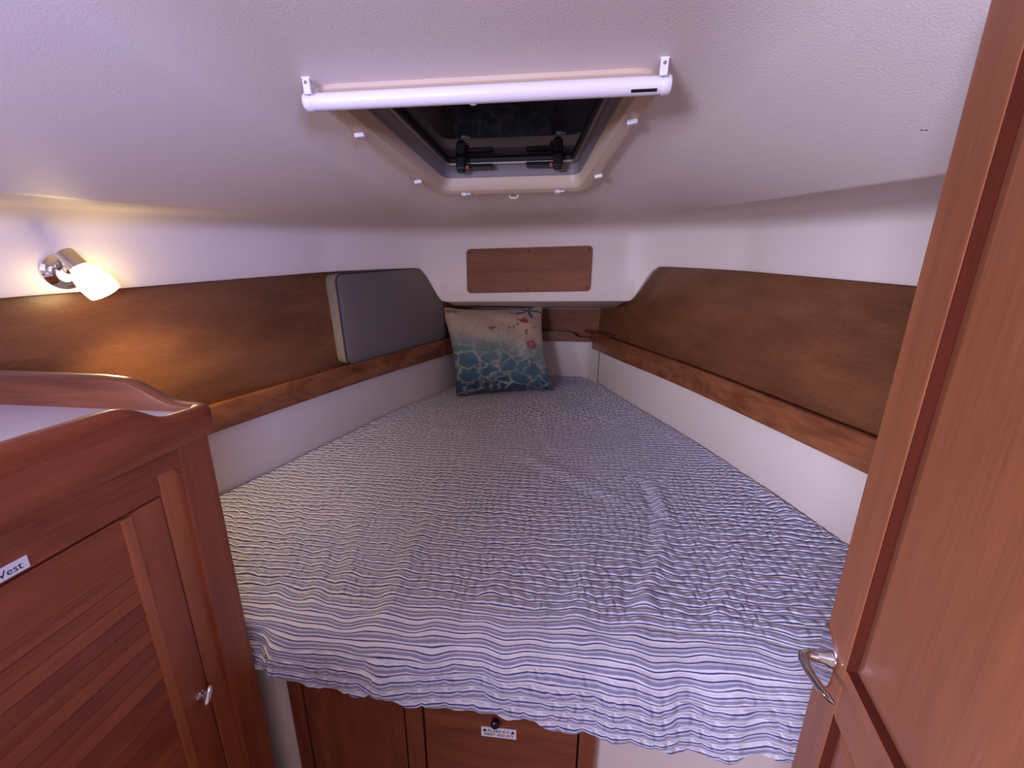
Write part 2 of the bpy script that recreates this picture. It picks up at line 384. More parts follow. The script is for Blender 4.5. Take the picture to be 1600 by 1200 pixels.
# ------------------------------------------------------------------ shape of the hull
WY = [-1.2, 0.5, 0.9, 1.125, 1.573, 1.97, 2.36, 2.6]
WX = [1.12, 0.90, 0.80, 0.74, 0.613, 0.462, 0.335, 0.25]
_wy = np.linspace(-1.2, 2.6, 400); _wx = np.interp(_wy, WY, WX)
_k = np.ones(41)/41; _wx = np.convolve(np.pad(_wx, 20, mode='reflect', reflect_type='odd'), _k, 'valid')
def wid(y): return float(np.interp(y, _wy, _wx))            # half-breadth of the berth liner
def z_deck(x, y): return 0.672 + 0.062*y + 0.012*x          # underside of the side deck
def z_top(y): return 0.826 - 0.135*(y-0.7)                  # underside of the coach roof
def z_panel(s, y): return (0.505+0.0633*y) if s < 0 else (0.520+0.062*y)   # lower edge of the headliner
Y_AFT = -0.55
Y_BULK = 2.36

# floor
mk('floor', [(-1.3, Y_AFT, -.85), (1.3, Y_AFT, -.85), (1.3, 2.5, -.85), (-1.3, 2.5, -.85)], [(0, 1, 2, 3)], MAT['sole'])
tag(bpy.data.objects['floor'], 'dark teak cabin sole below the berth', 'floor', kind='structure')

# hull liner below the shelves, one on each side
for s, nm in ((-1, 'wall_left'), (1, 'wall_right')):
    ys = np.linspace(Y_AFT, Y_BULK+0.02, 80); vs = []; fs = []
    prof = [(0.02, -0.30), (0.004, -0.06), (0.0, 0.02), (0.004, 0.20), (0.02, 0.235)]
    for y in ys:
        for o_, z in prof: vs.append((s*(wid(y)+o_), y, z))
    n = len(prof)
    for i in range(len(ys)-1):
        for j in range(n-1):
            q = (i*n+j, i*n+j+1, (i+1)*n+j+1, (i+1)*n+j); fs.append(q if s < 0 else q[::-1])
    o = mk(nm, vs, fs, MAT['liner_smooth'], None, True)
    tag(o, 'off-white hull liner strip between bed and %s shelf' % ('left-hand' if s < 0 else 'right-hand'), 'wall', kind='structure')

# bulkhead at the head of the berth, with a soft corner
xs = [-0.36, -0.335, -0.318, -0.30, -0.27, 0.27, 0.30, 0.318, 0.335, 0.36]
yy = [2.24, 2.30, 2.335, 2.352, 2.36, 2.36, 2.352, 2.335, 2.30, 2.24]
vs = []; fs = []
for x, y in zip(xs, yy):
    for z in (-0.3, 0.24): vs.append((x, y, z))
k0 = len(vs)
for i in range(len(xs)-1): fs.append((2*i, 2*i+2, 2*i+3, 2*i+1))
vs += [(-0.6, 2.385, 0.2), (0.6, 2.385, 0.2), (0.6, 2.385, 0.6), (-0.6, 2.385, 0.6)]; fs.append((k0, k0+1, k0+2, k0+3))
o = mk('wall_front', vs, fs, MAT['liner_smooth'], None, True); shade(o, 40)
tag(o, 'off-white bulkhead at the head of the berth', 'wall', kind='structure')

# ------------------------------------------------------------------ ceiling: coach roof, trunk sides, side decks
def round_poly(pts, rad, k=6):
    out = [pts[0]]
    for i in range(1, len(pts)-1):
        p0, p1, p2 = (np.array(p, float) for p in pts[i-1:i+2]); r = rad[i]
        a = p1+(p0-p1)/max(np.linalg.norm(p0-p1), 1e-6)*min(r, np.linalg.norm(p0-p1)*0.48)
        b_ = p1+(p2-p1)/max(np.linalg.norm(p2-p1), 1e-6)*min(r, np.linalg.norm(p2-p1)*0.48)
        for t in np.linspace(0, 1, k): out.append(tuple((1-t)**2*a+2*t*(1-t)*p1+t*t*b_))
    out.append(pts[-1]); return out

HAT_OUT = [(-0.240, 0.600), (0.240, 0.600), (0.176, 1.028), (-0.176, 1.028)]
def hat_z(x, y, d=0.0): return z_top(y)+0.012*x+d
def rounded_trap(off, r=0.05, k=7):
    """hatch outline pulled in by off, corners rounded"""
    P = [np.array(p) for p in HAT_OUT]; n = 4; lines = []
    for i in range(n):
        a, b_ = P[i], P[(i+1) % n]; d = (b_-a)/np.linalg.norm(b_-a); nrm = np.array([-d[1], d[0]]); lines.append((a+nrm*off, d))
    C = []
    for i in range(n):
        (p, d), (q, e) = lines[i-1], lines[i]
        t = np.linalg.solve(np.array([d, -e]).T, q-p)[0]; C.append(p+d*t)
    out = []
    rr = max(r-off, 0.012)
    for i in range(n):
        p1 = C[i]; a = p1+(C[i-1]-p1)/np.linalg.norm(C[i-1]-p1)*rr; b_ = p1+(C[(i+1) % n]-p1)/np.linalg.norm(C[(i+1) % n]-p1)*rr
        for t in np.linspace(0, 1, k): out.append((1-t)**2*a+2*t*(1-t)*p1+t*t*b_)
    return [tuple(p) for p in out]

def inside_trap(x, y, off):
    h = lerp(0.240, 0.176, (y-0.6)/0.428) - off
    return 0.600+off < y < 1.028-off and abs(x) < h

def ceiling_row(y):
    e = min(max((1.25-y)/0.35, 0), 1); e = e*e*(3-2*e)     # the trunk dies out going forward
    xc = 0.33 if y < 0.3 else float(np.interp(y, [0.3, 0.65, 1.10, 1.3], [0.33, 0.285, 0.215, 0.20]))
    def half(s):
        ins = 0.235 if s < 0 else 0.30
        xb = max(wid(y)-ins, xc+0.03)
        zb = z_deck(s*xb, y)+0.001
        zt = z_top(y)+0.012*s*xc
        zt = zb+math.log(1+math.exp((zt-zb)/0.012))*0.012 - 0.0083*0
        xe = wid(y)+0.05
        return [(s*xe, z_deck(s*xe, y)), (s*xb, zb), (s*xc, zt)]
    Lh = half(-1); Rh = half(1)
    left = round_poly([Lh[0], Lh[1], Lh[2], (0, (Lh[2][1]+Rh[2][1])/2)], [0, 0.007, 0.07, 0], 8)
    right = round_poly([Rh[0], Rh[1], Rh[2], (0, (Lh[2][1]+Rh[2][1])/2)], [0, 0.007, 0.07, 0], 8)
    # even samples over the flat top so that the hatch can be cut out cleanly
    def dens(pp):
        a, b_ = pp[-2], pp[-1]
        return pp[:-1] + [(lerp(a[0], b_[0], t), lerp(a[1], b_[1], t)) for t in np.linspace(0, 1, 40)[1:]]
    l_, r_ = dens(left), dens(right)
    return l_ + r_[::-1][1:]
ys = np.concatenate([np.linspace(Y_AFT, 0.56, 60), np.linspace(0.565, 1.06, 100), np.linspace(1.07, 1.80, 40)])
vs = []; fs = []; rows = [ceiling_row(y) for y in ys]; n = len(rows[0])
for y, r in zip(ys, rows):
    vs += [(x, y, z) for x, z in r]
for i in range(len(ys)-1):
    for j in range(n-1):
        cx = (rows[i][j][0]+rows[i+1][j+1][0])/2; cy = (ys[i]+ys[i+1])/2
        if inside_trap(cx, cy, 0.013): continue
        fs.append((i*n+j, (i+1)*n+j, (i+1)*n+j+1, i*n+j+1))
ceil = mk('ceiling', vs, fs, MAT['liner'], None, True)
tag(ceil, 'off-white textured headliner with raised coach roof and side decks', 'ceiling', kind='structure')
def ceiling_hit(q):
    d = AX_F + AX_R*(q[0]-800)/F_PX - AX_U*(q[1]-600)/F_PX
    for t in np.linspace(0.2, 1.5, 1300):
        p = CAM+d*t; r = ceiling_row(float(p[1]))
        if p[2] >= np.interp(p[0], [c_[0] for c_ in r], [c_[1] for c_ in r]): return p
    return p
for q_ in ((1441, 203), (1448, 203)):
    # two old screw holes in the headliner
    x, y, z = ceiling_hit(q_)
    lathe('screw_hole', (x, y, z), (-0.35, 0, -1), [(0.0022, -0.0005), (0.0018, 0.0004), (0.0005, 0.0006)], MAT['grey_frame'], ceil, 10)

# headliner sides and the moulded nose at the head of the berth: one strip swept round the cabin
def plan_path():
    P = []
    for y in np.linspace(Y_AFT, 1.40, 50): P.append((-(wid(y)+0.03), y))
    a = np.array(P[-1]); c_ = np.array((-(0.525), 1.70)); b_ = np.array((-0.36, 1.705))
    for t in np.linspace(0, 1, 26)[1:]: P.append(tuple((1-t)**2*a+2*t*(1-t)*c_+t*t*b_))
    for x in np.linspace(-0.36, 0.36, 30)[1:-1]: P.append((x, 1.705))
    full = P + [(-x, y) for x, y in P[:76][::-1]]
    return full
PATH = plan_path()
NOSE_B = 0.482
rings = []
for i, (x, y) in enumerate(PATH):
    a = np.array(PATH[max(i-1, 0)]); b_ = np.array(PATH[min(i+1, len(PATH)-1)]); t = (b_-a)/np.linalg.norm(b_-a)
    inn = np.array([t[1], -t[0]])                       # towards the cabin
    s = -1 if x < 0 else 1
    zl = z_panel(s, y)
    xs_ = x-0.025
    f = sstep(0.475, 0.375, abs(xs_)) if y > 1.55 else 0.0
    zl = lerp(zl, NOSE_B+0.018*x, float(f))
    zd = z_deck(x, y)
    prof = [(-0.045, zl+0.004), (-0.012, zl-0.001), (-0.004, zl+0.001), (0.0, zl+0.008), (0.0, lerp(zl, zd, 0.35)), (0.0, zd-0.055)]
    for q in np.linspace(0, 1, 8)[1:]:
        ang = q*math.pi/2; prof.append((0.055*(1-math.cos(ang)), zd-0.055*(1-math.sin(ang))+0.0004))
    rings.append([(x+inn[0]*o_, y+inn[1]*o_, z) for o_, z in prof])
nose = sweep('wall_headliner', rings, MAT['liner'], None, closed_ring=False, caps=False)
for p in nose.data.polygons: pass
tag(nose, 'off-white moulded headliner side running round to the nose above the bed head', 'wall', kind='structure')
# soffit under the nose
sf = mk('trim_1', [(-0.35, 1.715, NOSE_B+0.004-0.006), (0.40, 1.715, NOSE_B+0.004+0.007), (0.44, 2.385, 0.402), (-0.44, 2.385, 0.394), (-0.35, 1.715, NOSE_B+0.02), (0.40, 1.715, NOSE_B+0.03), (0.44, 2.385, 0.43), (-0.44, 2.385, 0.43)],
        [(0, 3, 2, 1), (4, 5, 6, 7), (0, 1, 5, 4), (2, 3, 7, 6)], MAT['liner_smooth'])
tag(sf, 'off-white soffit under the moulded nose', 'trim', kind='structure')

# ------------------------------------------------------------------ berth base
bys = np.linspace(0.562, 2.36, 40); vs = []; fs = []
outl = [(-(wid(y)), y) for y in bys] + [((wid(y)), y) for y in bys[::-1]]
TOPB = -0.03
prism('floor_berth', [(x, y, -0.85) for x, y in outl], (0, 0, 0.85+TOPB), MAT['base'])
tag(bpy.data.objects['floor_berth'], 'off-white moulded berth platform under the quilt', 'platform', kind='structure')

# ------------------------------------------------------------------ hull panels and shelves
for s, side in ((-1, 'left'), (1, 'right')):
    ys = np.linspace(-0.5, 2.38, 90); vs = []; fs = []
    for y in ys:
        zt = z_panel(s, y)+0.012
        for o_, z in ((0.034, 0.235), (0.046, lerp(0.235, zt, .5)), (0.062, zt), (0.075, zt), (0.060, lerp(.235, zt, .5)), (0.047, 0.235)):
            vs.append((s*(wid(y)+o_), y, z))
    n = 6
    for i in range(len(ys)-1):
        for j in range(n):
            fs.append((i*n+j, i*n+(j+1) % n, (i+1)*n+(j+1) % n, (i+1)*n+j))
    fs += [tuple(range(n)), tuple((len(ys)-1)*n+j for j in range(n))]
    o = mk('hull_panel', vs, fs, MAT['panel']); bm = bmesh.new(); bm.from_mesh(o.data); bmesh.ops.recalc_face_normals(bm, faces=bm.faces); bm.to_mesh(o.data); bm.free(); shade(o, 30)
    tag(o, 'long varnished teak hull panel behind the shelf ' + ('with the grey cushion and lamp above it' if s < 0 else 'opposite the lamp, empty shelf in front'), 'wall panel')
    sh = thing('side_shelf', (s*wid(1.3), 1.3, 0.18), 'long teak shelf with raised front edge ' + ('under the grey cushion' if s < 0 else 'on the open door side, empty'), 'shelf')
    ys = np.linspace(-0.3, 2.325, 80); rings = []
    for y in ys:
        top = 0.258 + 0.010*max(0, (y-1.0)) + (0.006 if s > 0 else 0)
        pr = [(-0.021, 0.186), (-0.021, top-0.006), (-0.018, top-0.001), (-0.014, top), (-0.004, top), (0.0, top-0.002), (0.003, top-0.008), (0.003, 0.186)]
        rings.append([(s*(wid(y)+o_), y, z) for o_, z in pr])
    sweep('fiddle', rings, MAT['fiddle'], sh)
    rings = []
    for y in ys:
        rings.append([(s*(wid(y)+o_), y, z) for o_, z in ((0.0025, 0.228), (0.0025, 0.240), (0.050, 0.240), (0.050, 0.228))])
    sweep('shelf_board', rings, MAT['fiddle'], sh)
    if s > 0:
        prism('corner_board', [(0.283, 2.335, 0.276), (0.37, 2.335, 0.276), (0.425, 2.16, 0.276), (0.375, 2.13, 0.276)], (0, 0, 0.011), MAT['fiddle_x'], sh, 0.002)

# panel and shelf on the bulkhead
bp_ = thing('teak_lining', (0, 2.38, 0.24), 'teak panel screwed to the bulkhead behind the pillow, below the nose', 'wall panel')
prism('panel', [(-0.37, 2.372, 0.235), (0.37, 2.372, 0.235), (0.412, 2.372, 0.400), (-0.412, 2.372, 0.392)], (0, 0.012, 0), MAT['panel_x'], bp_, 0.0015)
for x, z in ((0.385, 0.385), (0.357, 0.292), (-0.385, 0.38), (-0.357, 0.292)):
    lathe('screw', (x, 2.3722, z), (0, -1, 0), [(0.0042, 0), (0.0038, 0.001), (0.001, 0.0014)], MAT['screw'], bp_, 12)
fsf = thing('bulkhead_shelf', (0, 2.30, 0.22), 'short teak shelf across the bed head with scooped fiddle, behind the pillow', 'shelf')
prof = [(-0.315, .226), (0.312, .226), (0.312, .252), (0.262, .253), (0.245, .256), (0.232, .264), (0.220, .275), (0.205, .281), (0.185, .283)]
prof += [(-x, z) for x, z in prof[:1:-1]]
prism('fiddle', [(x, 2.285, z) for x, z in prof], (0, 0.018, 0), MAT['fiddle_x'], fsf, 0.004, 2)
box('shelf_board', (-0.33, 2.295, 0.226), (0.33, 2.375, 0.237), MAT['fiddle_x'], fsf, 0.001)

# access panel on the nose
ap = thing('access_panel', (0, 1.70, 0.515), 'teak access panel with rounded corners screwed to the white nose', 'panel')
def rrect(x0, x1, z0, z1, r, k=5):
    out = []
    for (cx, cz, a0) in ((x1-r, z0+r, -90), (x1-r, z1-r, 0), (x0+r, z1-r, 90), (x0+r, z0+r, 180)):
        for t in np.linspace(0, 90, k):
            a = math.radians(a0+t); out.append((cx+r*math.cos(a), cz+r*math.sin(a)))
    return out
sh_ = lambda x: 0.0155*x/0.5*1.0
prism('board', [(x, 1.697, z+0.028*x) for x, z in rrect(-0.25, 0.25, 0.520, 0.693, 0.016)], (0, 0.010, 0), MAT['panel_x'], ap, 0.0015)
for x, z in ((-.236, .679), (0, .681), (.236, .679), (-.236, .534), (0, .532), (.236, .534)):
    lathe('screw', (x, 1.6972, z+0.028*x), (0, -1, 0), [(0.0042, 0), (0.0038, 0.001), (0.001, 0.0014)], MAT['screw'], ap, 12)

# ------------------------------------------------------------------ quilt
def px_ray(q):
    return AX_F + AX_R*(q[0]-800)/F_PX - AX_U*(q[1]-600)/F_PX
def on_z(q, z=0.0):
    d = px_ray(q); return CAM + d*(z-CAM[2])/d[2]
def on_x(q, x):
    d = px_ray(q); return CAM + d*(x-CAM[0])/d[0]
def on_y(q, y):
    d = px_ray(q); return CAM + d*(y-CAM[1])/d[1]

def vnoise(x, y, seed):
    g = np.random.default_rng(seed).random((256, 256))
    xi = np.floor(x).astype(int); yi = np.floor(y).astype(int); fx = x-xi; fy = y-yi
    fx = fx*fx*(3-2*fx); fy = fy*fy*(3-2*fy)
    a = g[xi % 256, yi % 256]; b_ = g[(xi+1) % 256, yi % 256]; c_ = g[xi % 256, (yi+1) % 256]; d = g[(xi+1) % 256, (yi+1) % 256]
    return (a*(1-fx)+b_*fx)*(1-fy)+(c_*(1-fx)+d*fx)*fy

NC, NR = 400, 840
PROF = np.array([(2.358, 0.004), (2.345, 0.0), (0.66, 0.0), (0.615, -0.002), (0.580, -0.008), (0.552, -0.020), (0.531, -0.038), (0.518, -0.062), (0.510, -0.092), (0.505, -0.125), (0.503, -0.19)])
sl = np.concatenate([[0], np.cumsum(np.hypot(np.diff(PROF[:, 0]), np.diff(PROF[:, 1])))])
def prof_at(s_): return np.interp(s_, sl, PROF[:, 0]), np.interp(s_, sl, PROF[:, 1])
S_EDGE = float(np.interp(-0.58, -PROF[:, 0], sl))
uu = np.linspace(-1, 1, NC); 
HX = [-0.95, -0.45, -0.40, -0.36, -0.30, -0.12, 0.17, 0.30, 0.50, 0.95]
HZ = [-0.098, -0.098, -0.095, -0.088, -0.094, -0.107, -0.129, -0.140, -0.145, -0.15]
xf = uu*0.862                                            # x where a column meets the foot of the bed
zh = np.interp(xf, HX, HZ) + 0.004*np.sin(xf*31)+0.003*np.sin(xf*73+1)
s_hem = np.interp(-zh, -PROF[3:, 1], sl[3:])
tt = np.linspace(0, 1, NR)[:, None]
Sarc = tt*s_hem[None, :]
Yg, Zg = prof_at(Sarc)
Wg = np.vectorize(wid)(np.maximum(Yg, 0.56)) - 0.004
Xg = uu[None, :]*Wg
# the tucked corner beside the cabinet
tuck = sstep(-0.365, -0.40, Xg)*sstep(0.56, 0.52, Yg); Yg = Yg + 0.020*tuck
dY = np.gradient(Yg, axis=0); dZ = np.gradient(Zg, axis=0); ln = np.hypot(dY, dZ)+1e-9
NY, NZ = dZ/ln, -dY/ln
sv = Sarc
rowc = sv/0.0200 + 0.9*(vnoise(Xg*7+40, sv*9, 1)-0.5) + 0.5*(vnoise(Xg*24, sv*24, 6)-0.5)
ri = np.floor(rowc).astype(int)
qu = Xg/0.042 + 1.1*(vnoise(Xg*8, sv*10+9, 2)-0.5) + 0.5*(vnoise(Xg*26, sv*26+9, 5)-0.5)
qc = qu + 0.5*(ri % 2)
dr_ = np.abs(rowc-np.round(rowc)); dq_ = np.abs(qc-np.round(qc))
puff = (1-np.exp(-(dr_/0.20)**2))*(0.35+0.65*(1-np.exp(-(dq_/0.13)**2)))
amp = 0.0058*(0.65+0.7*vnoise(Xg*3, sv*3, 4))
# near the foot the cloth is pulled smooth for a hand's breadth
smooth_band = np.exp(-((sv-S_EDGE-0.02)/0.045)**2); amp = amp*(1-0.8*smooth_band)
h = amp*puff
h += 0.006*(vnoise(Xg*5, sv*3.2+5, 7)-0.5) + 0.004*(vnoise(Xg*11+3, sv*6, 8)-0.5)
h += 0.0020*(vnoise(Xg*38+3, sv*60, 12)-0.5)
def ridge(pts, width, a):
    global h
    P = [on_z(p)[:2] for p in pts]
    best = np.full(Xg.shape, 9.0); side = np.zeros(Xg.shape)
    for p, q in zip(P[:-1], P[1:]):
        d = q-p; L2 = d@d; t = np.clip(((Xg-p[0])*d[0]+(Yg-p[1])*d[1])/L2, 0, 1)
        ex = Xg-(p[0]+t*d[0]); ey = Yg-(p[1]+t*d[1]); r = np.hypot(ex, ey); sd = (ex*d[1]-ey*d[0])/math.sqrt(L2)
        m_ = r < best; best = np.where(m_, r, best); side = np.where(m_, sd, side)
    far = np.hypot(side, np.sqrt(np.maximum(best**2-side**2, 0))*1.2)
    h += a*np.exp(-(far/width)**2) - 0.7*a*np.exp(-((side-1.3*width)**2+np.maximum(best**2-side**2, 0))/width**2)
for pts, wd_, a in (([(680, 628), (684, 680)], 0.022, 0.013), ([(560, 822), (537, 918)], 0.018, 0.010), ([(510, 861), (491, 939)], 0.016, 0.009),
                    ([(671, 814), (640, 870), (606, 950)], 0.020, 0.011), ([(440, 905), (425, 950)], 0.014, 0.007), ([(825, 717), (880, 740), (960, 778)], 0.024, 0.008),
                    ([(1012, 755), (1046, 815)], 0.014, 0.009), ([(1030, 770), (1034, 860), (1002, 945)], 0.016, 0.011), ([(1150, 860), (1120, 960)], 0.018, 0.008),
                    ([(1190, 770), (1240, 810)], 0.018, 0.010), ([(780, 900), (740, 1000)], 0.020, 0.007), ([(600, 960), (590, 1010)], 0.02, 0.008),
                    ([(470, 800), (450, 860)], 0.016, 0.007), ([(920, 880), (890, 1000)], 0.022, 0.007), ([(1010, 940), (960, 1060)], 0.02, 0.009), ([(840, 660), (860, 700)], 0.016, 0.006)):
    ridge(pts, wd_*1.15, a*0.6)
# folds in the hanging part
drop = sstep(S_EDGE-0.02, S_EDGE+0.10, sv)
h += drop*0.007*(np.sin(Xg*24+3*vnoise(Xg*4, sv*0+2, 9)*3)-0.2)*(vnoise(Xg*5, sv*0, 10))
edge_fade = np.minimum(1, (1-np.abs(uu))[None, :]/0.02)*np.ones_like(sv)
Zg2 = Zg + NZ*h - 0.006*(1-edge_fade); Yg2 = np.minimum(Yg + NY*h*1.0, 2.358); Xg2 = Xg
Yg2 = np.where(Xg2 < -0.375, np.maximum(Yg2, 0.5235), Yg2)
V = np.stack([Xg2.ravel(), Yg2.ravel(), Zg2.ravel()], 1)
UVq = np.stack([Xg.ravel(), (rowc*0.0200).ravel()], 1)
idx = np.arange(NR*NC).reshape(NR, NC)
Fq = np.stack([idx[:-1, :-1].ravel(), idx[1:, :-1].ravel(), idx[1:, 1:].ravel(), idx[:-1, 1:].ravel()], 1)
q = mk('quilt', V.tolist(), Fq.tolist(), MAT['quilt'], None, True, UVq)
lay = q.data.uv_layers.new(name='Cells'); vi_ = np.zeros(len(q.data.loops), dtype=np.int32); q.data.loops.foreach_get('vertex_index', vi_)
lay.data.foreach_set('uv', np.stack([qu.ravel(), rowc.ravel()], 1).astype(np.float32)[vi_].ravel())
sol = q.modifiers.new('thickness', 'SOLIDIFY'); sol.thickness = 0.006; sol.offset = -1
tag(q, 'blue and white striped stitched quilt spread over the berth, hanging over its foot', 'quilt')

# ------------------------------------------------------------------ scatter pillow
BL, BR = np.array([-0.352, 1.872, 0.012]), np.array([0.118, 2.040, 0.012])
TL, TR = np.array([-0.462, 2.060, 0.425]), np.array([0.046, 2.210, 0.424])
n = 56; g = np.linspace(-1, 1, n); vsF = []; vsB = []; uvs = []
exd = (BR-BL)/np.linalg.norm(BR-BL); ezd = (TL-BL)+(TR-BR); ezd /= np.linalg.norm(ezd); nrm = np.cross(exd, ezd); nrm /= np.linalg.norm(nrm)
if nrm[1] > 0: nrm = -nrm
for b_ in g:
    for a in g:
        pin = 0.085
        aa = a*(1-pin*(1-b_*b_)*abs(a)**3); bb = b_*(1-pin*(1-a*a)*abs(b_)**3)
        p = BL*(1-aa)*(1-bb)/4 + BR*(1+aa)*(1-bb)/4 + TL*(1-aa)*(1+bb)/4 + TR*(1+aa)*(1+bb)/4
        th = 0.078*((1-abs(a)**2.6)*(1-abs(b_)**2.6))**0.55
        wr = 0.006*(math.sin(a*9+b_*4)*math.sin(b_*7-a*3))*(1-max(abs(a), abs(b_))**6)
        # creases running in from the corners and a fold low on the left
        th += 0.004*math.sin(22*math.atan2(1.02+b_, 1.02+a))*math.exp(-math.hypot(1+a, 1+b_)*1.8)
        fold = 0.020*math.exp(-((b_+0.78-0.10*math.sin(a*3))/0.07)**2)*sstep(0.3, -0.7, a)
        vsF.append(p+nrm*(th+wr-fold*0.9)); vsB.append(p-nrm*(th*0.7))
        uvs.append(((a+1)/2, (b_+1)/2))
vs = vsF+vsB; fs = []
for i in range(n-1):
    for j in range(n-1):
        k = i*n+j; fs.append((k, k+1, k+n+1, k+n)); k2 = k+n*n; fs.append((k2, k2+n, k2+n+1, k2+1))
rim = [j for j in range(n)] + [i*n+n-1 for i in range(1, n)] + [(n-1)*n+j for j in range(n-2, -1, -1)] + [i*n for i in range(n-2, 0, -1)]
for a, b_ in zip(rim, rim[1:]+rim[:1]): fs.append((a, a+n*n, b_+n*n, b_))
plw = mk('scatter_pillow', vs, fs, MAT['pillow'], None, True, uvs+uvs)
tag(plw, 'square pillow printed with turquoise shallows, sand, shells and a starfish', 'pillow')

# ------------------------------------------------------------------ grey cushion on the left shelf
cu = thing('seat_cushion', (-0.60, 1.75, 0.262), 'grey rectangular cushion with khaki sides standing on the shelf against the hull', 'cushion')
# two ends of the front face in plan, following the hull
f0 = np.array([-(wid(1.415)-0.012), 1.415]); f1 = np.array([-(wid(2.03)-0.010), 2.03])
du = f1-f0; Lc = np.linalg.norm(du); du /= Lc; inn = np.array([du[1], -du[0]])
zb0, zb1 = 0.262, 0.270; zt0, zt1 = 0.586, 0.624
TH = 0.060; LEAN = 0.016
def cpt(u, v, d):
    """u along the shelf 0..1, v up 0..1, d depth behind the front face"""
    z = lerp(lerp(zb0, zt0, v), lerp(zb1, zt1, v), u)
    p = f0+du*Lc*u - inn*(d+LEAN*v)
    return (p[0], p[1], z)
rr = rrect(0, Lc, 0, 0.33, 0.030, 6)
def ring(d, shrink): return [cpt((x-Lc/2)*(1-shrink/Lc*2)/Lc+0.5, ((z-0.165)*(1-shrink/0.33*2))/0.33+0.5, d) for x, z in rr]
def ring_mesh(name, rings, mat, cap_first=False, cap_last=False):
    k = len(rings[0]); vs = [p for r in rings for p in r]; fs = []
    for i in range(len(rings)-1):
        for a in range(k): b_ = (a+1) % k; fs.append((i*k+a, i*k+b_, (i+1)*k+b_, (i+1)*k+a))
    if cap_first: fs.append(tuple(range(k)))
    if cap_last: fs.append(tuple((len(rings)-1)*k+a for a in range(k))[::-1])
    o = mk(name, vs, fs, mat, cu); bm = bmesh.new(); bm.from_mesh(o.data); bmesh.ops.recalc_face_normals(bm, faces=bm.faces); bm.to_mesh(o.data); bm.free(); shade(o, 50); return o
ring_mesh('front_cover', [ring(-0.006, 0.09), ring(-0.006, 0.05), ring(-0.004, 0.02), ring(0.0, 0.004), ring(0.003, 0.0)], MAT['grey_fabric'], True)
ring_mesh('gusset', [ring(0.003, 0.0), ring(0.010, -0.001), ring(TH*0.5, -0.002), ring(TH, 0.0)], MAT['khaki'])
ring_mesh('back_cover', [ring(TH, 0.0), ring(TH+0.003, 0.006)], MAT['grey_fabric'], False, True)
rp = ring(0.002, -0.001); rp = [Vector(p) for p in rp]; rings_ = []
for i, p in enumerate(rp):
    t = (rp[(i+1) % len(rp)]-rp[i-1]).normalized(); u = Vector((inn[0], inn[1], 0)); u = (u-t*u.dot(t)).normalized(); w_ = t.cross(u)
    rings_.append([p+(u*math.cos(k*math.pi/3)+w_*math.sin(k*math.pi/3))*0.0032 for k in range(6)])
sweep('piping', rings_, MAT['piping'], cu, closed_path=True)

# ------------------------------------------------------------------ deck hatch
ht = thing('deck_hatch', (0, 0.80, hat_z(0, 0.8)), 'trapezoidal deck hatch with smoked pane and cream frame above the berth', 'hatch')
def hring(off, d): return [(x, y, hat_z(x, y, d)) for x, y in rounded_trap(off)]
def hmesh(name, spec, mat, parent=ht, cap=False):
    rg = [hring(o_, d) for o_, d in spec]; k = len(rg[0]); vs = [p for r in rg for p in r]; fs = []
    for i in range(len(rg)-1):
        for a in range(k): b_ = (a+1) % k; fs.append((i*k+a, i*k+b_, (i+1)*k+b_, (i+1)*k+a))
    if cap: fs.append(tuple((len(rg)-1)*k+a for a in range(k)))
    o = mk(name, vs, fs, mat, parent); bm = bmesh.new(); bm.from_mesh(o.data); bmesh.ops.recalc_face_normals(bm, faces=bm.faces); bm.to_mesh(o.data); bm.free(); shade(o, 40); return o
hmesh('trim_frame', [(-0.001, 0.004), (-0.001, -0.005), (0.002, -0.008), (0.011, -0.0085), (0.014, -0.0065), (0.023, -0.0065), (0.026, -0.004), (0.028, 0.010), (0.029, 0.020)], MAT['cream'])
hmesh('inner_liner', [(0.0285, 0.019), (0.0310, 0.020), (0.0325, 0.040), (0.0350, 0.043)], MAT['grey_frame'])
hmesh('pane_frame', [(0.0345, 0.0425), (0.0375, 0.040), (0.0415, 0.040), (0.0435, 0.043), (0.0435, 0.052)], MAT['alu'])
hmesh('gasket', [(0.043, 0.044), (0.049, 0.044), (0.050, 0.052)], MAT['gasket'])
hmesh('pane', [(0.025, 0.064), (0.025, 0.0505), (0.05, 0.050), (0.12, 0.050)], MAT['smoke'], cap=True)
